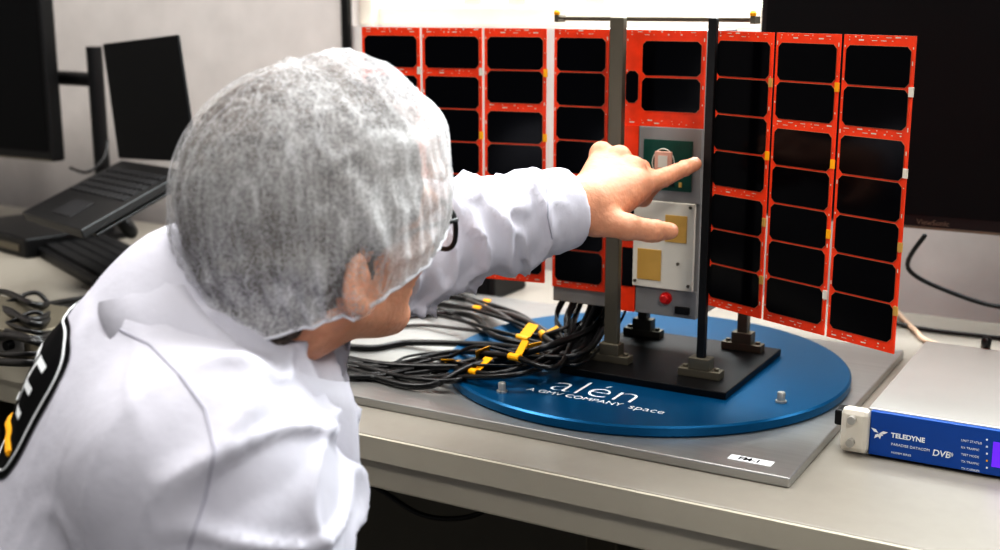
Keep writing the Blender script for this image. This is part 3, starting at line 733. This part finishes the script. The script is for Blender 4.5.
m_ = len(prof)
for i in range(n):
    for j in range(m_ - 1): fs_.append([i * m_ + j, (i + 1) * m_ + j, (i + 1) * m_ + j + 1, i * m_ + j + 1])
co_ = link('collar', vs, fs_, M_coat, coat, smooth=True, sharp=0); sm_ = co_.modifiers.new('s', 'SOLIDIFY'); sm_.thickness = .0024
# hair
F = Field((-.17, -.12, -.2), (.15, .12, .16), .0025)
F.ell((-.012, 0, .033), (.101, .079, .091), .02); F.cap((-.04, 0, -.02), (-.055, 0, -.07), .053, .05, .03)
F.cut((.45, 0, -.89), .024, .006); F.cut((1, 0, -.3), .060, .01)
for s in (-1, 1):
    F.ell((EX + .014, s * .092, EZ), (.034, .030, .032), .004, op='s'); F.ell((.040, s * .085, -.016), (.050, .034, .032), .006, op='s')
V, Q = F.mesh(); V = relax(V, Q, 1)
N = normals(V, Q); dd = np.array([.0022 * noise.noise(Vector(p) * 70) + .0025 * noise.noise(Vector(p) * 130) for p in V]); V = V + N * dd[:, None]
link('hair', h2w(V), Q, M_hair, pe, smooth=True, sharp=0)
# hairnet
sl = math.radians(17); ex = np.array([math.cos(sl), 0, math.sin(sl)]); ey = np.array([0, 1, 0]); en = np.array([-math.sin(sl), 0, math.cos(sl)])
nc0 = np.array([.010, 0, -.024])
def cran(p):
    d = 1e9
    for c, r in (((-.012, 0, .033), (.103, .081, .093)), ((.038, 0, -.024), (.056, .055, .074)), ((EX, -.080, EZ), (.016, .010, .024)), ((EX, .080, EZ), (.016, .010, .024)), ((-.045, 0, -.04), (.058, .055, .06))):
        q = (p - np.array(c)); k0 = np.linalg.norm(q / r); k1 = np.linalg.norm(q / np.array(r) ** 2); e = k0 * (k0 - 1) / max(k1, 1e-6)
        if e < d: d = e; g = (q / np.array(r) ** 2)
    return d, g / max(np.linalg.norm(g), 1e-9)
def netp(th, t, off=0):
    ph = t * PI / 2; c = math.cos(ph) ** .80; b = 1 + .22 * math.sin(min(1, t * 3.0) * PI / 2)
    pl_ = 1 + .020 * math.sin(th * 40 + 3 * math.sin(th * 5)) * max(0, 1 - t * 2.2)
    rx = .102 * b * pl_; ry = .086 * b * pl_
    p = nc0 + ex * math.cos(th) * rx * c + ey * math.sin(th) * ry * c + en * (.150 * math.sin(ph) ** .95) + ex * (.018 * math.sin(ph * 1.4) - .006 * math.sin(ph))
    nn = p - nc0; nn = nn / np.linalg.norm(nn)
    v = noise.noise(Vector(p) * 13); v2 = noise.noise(Vector(p) * 30); v3 = noise.noise(Vector(p) * 65)
    p = p + nn * (min(1, t * 4) * (.006 * rdg(v, 2.6) - .002) + .0024 * rdg(v2, 3.5) + .0010 * rdg(v3, 3) + off)
    for _ in range(3):
        d_, g_ = cran(p)
        if d_ < .003: p = p + g_ * (.0035 - d_)
    return p
NT, NP = 240, 64; vs = []
for j in range(NP):
    for i in range(NT): vs.append(netp(2 * PI * i / NT, j / NP))
vs.append(netp(0, 1)); fs_ = []
for j in range(NP - 1):
    for i in range(NT): i2 = (i + 1) % NT; fs_.append([j * NT + i, j * NT + i2, (j + 1) * NT + i2, (j + 1) * NT + i])
for i in range(NT): fs_.append([(NP - 1) * NT + i, (NP - 1) * NT + (i + 1) % NT, NP * NT])
net = link('hairnet', h2w(np.array(vs)), fs_, M_net, pe, smooth=True, sharp=0)
at = net.data.attributes.new('gather', 'FLOAT', 'POINT'); gv = []
ear = np.array([EX, -.09, EZ])
for i, p in enumerate(vs):
    t = min(1, (i // NT) / NP); g = max(0, 1 - t * 5) * .35; lift = max(0, min(1, (cran(p)[0] - .008) / .02)) * .8
    e = np.linalg.norm((np.array(p) - ear) / (1.1, 1, 1)); g = g + lift - 1.0 * max(0, 1 - e / .042)
    gv.append(g)
at.data.foreach_set('value', gv)
ring = [h2w(netp(2 * PI * i / 80, 0)) for i in range(80)]
MB().tube([Vector(p) for p in ring], .0016, 6, 0, closed=True).build('elastic_band', M_thread, net, smooth=True)
thr = MB(); r3 = random.Random(3)
for s in range(260):
    t0 = r3.uniform(0, 2 * PI); tw = r3.uniform(.05, .30) * r3.choice((-1, 1)); ta = r3.uniform(0, .85); tb = min(.97, ta + r3.uniform(.05, .18))
    pts = [Vector(h2w(netp(t0 + tw * k / 5, ta + (tb - ta) * k / 5, .0003))) for k in range(6)]
    thr.tube(pts, r3.choice((.00006, .00009, .00013)), 4, 2)
thr.build('net_threads', M_thread, net, smooth=True)
# glasses
def rim(cy):
    pts = []
    for k in range(24):
        a_ = 2 * PI * k / 24; ca, sa_ = math.cos(a_), math.sin(a_)
        y = cy + .0275 * math.copysign(abs(ca) ** .75, ca); z = -.007 + .0200 * math.copysign(abs(sa_) ** .75, sa_)
        pts.append(hp(.103 - abs(y) * .20, y, z))
    return pts
frm = MB()
for s in (-1, 1): frm.tube(rim(s * .036), .0021, 8, 2, closed=True)
frm.tube([hp(.102, -.01, .004), hp(.106, 0, .006), hp(.102, .01, .004)], .0018, 8)
gf = frm.build('glasses', M_black, pe, smooth=True)
for s in (-1, 1):
    MB().tube([hp(.091, s * .0625, .002), hp(.084, s * .066, .003), hp(.05, s * .064, .004), hp(.01, s * .073, .004), hp(EX + .012, s * .078, .006)], .0019, 8).build('temple_arm', M_black, gf, smooth=True)
    link('lens', rim(s * .036), [list(range(24))], M_lens, gf)
# trousers, shoes, stool
kR, kL = W(-.10, .79, -.64), W(-.12, 1.02, -.64); fR, fL = W(-.12, .79, -1.12), W(-.14, 1.02, -1.12); hip = Mid + Ax * .47
F = Field(np.array(W(-.3, .9, -.85)) - .48, np.array(W(-.3, .9, -.85)) + .48, .009)
for s, kn, ft in ((1, kR, fR), (-1, kL, fL)):
    F.cap(hip + Rr * .09 * s, kn, .085, .062, .03); F.cap(kn, ft, .062, .045, .02)
V, Q = F.mesh(); link('trousers', V, Q, M_trou, pe, smooth=True, sharp=0)
for ft in (fR, fL):
    F = Field(np.array(ft) - .25, np.array(ft) + .25, .006); b = Vector((ft.x, ft.y, .038)); tt = b + R_ * .16
    F.cap(b, tt, .040, .034, .02); F.cap(ft, b, .042, .040, .02); F.cut((0, 0, -1), -.002)
    V, Q = F.mesh(); link('shoe', V, Q, M_shoe, pe, smooth=True, sharp=0)
sc = Vector((hip.x, hip.y, 0)); sz = hip.z - .15
so = thing('stool', 'round black stool under the seated person', 'stool', sc)
MB().lathe(sc + Z * (sz - .05), Z, [(.17, 0), (.18, .01), (.18, .04), (.165, .05)], 40).build('seat', M_black, so, smooth=True)
MB().cyl(sc + Z * .06, sc + Z * (sz - .05), .025).build('column', M_dsteel, so, smooth=True)
for k in range(5):
    a_ = 2 * PI * k / 5; e = sc + Vector((math.cos(a_), math.sin(a_), 0)) * .24
    MB().tube([sc + Z * .07, e + Z * .045], .014, 8, 2).cyl(e + Z * .0, e + Z * .05, .02).build('leg', M_black, so, smooth=True)
# ------------------------------------------------------------------ lights
def area(name, loc, tgt, size, e, col=(1, 1, 1)):
    L = bpy.data.lights.new(name, 'AREA'); L.shape = 'RECTANGLE'; L.size = size[0]; L.size_y = size[1]; L.energy = e; L.color = col
    o = bpy.data.objects.new(name, L); C.objects.link(o); o.location = loc; o.rotation_euler = (Vector(tgt) - Vector(loc)).to_track_quat('-Z', 'Y').to_euler()
area('bench_fill_light', (-.5, 1.25, 2.6), (-.5, 1.2, 0), (1.4, .4), 25)  # added fill without a fixture, brightens the bench
area('wall_fill_light', (-1.9, .7, 2.6), (-1.7, 1.5, 1.0), (1.0, .4), 27, (1, .98, .95))  # unseen fill added to lift the wall at left
area('ceiling_lamp_rear', (.9, -.5, 2.4), (-.5, 1.3, 1), (.5, .3), 18, (1, .97, .93))
area('window_daylight', (-.5, WY + .3, 1.9), (-.5, .9, .8), (2.4, .9), 62, (.92, .97, 1))
w = bpy.data.worlds.new('world'); bpy.context.scene.world = w; w.use_nodes = True
w.node_tree.nodes['Background'].inputs[0].default_value = (.9, .92, 1, 1); w.node_tree.nodes['Background'].inputs[1].default_value = .22
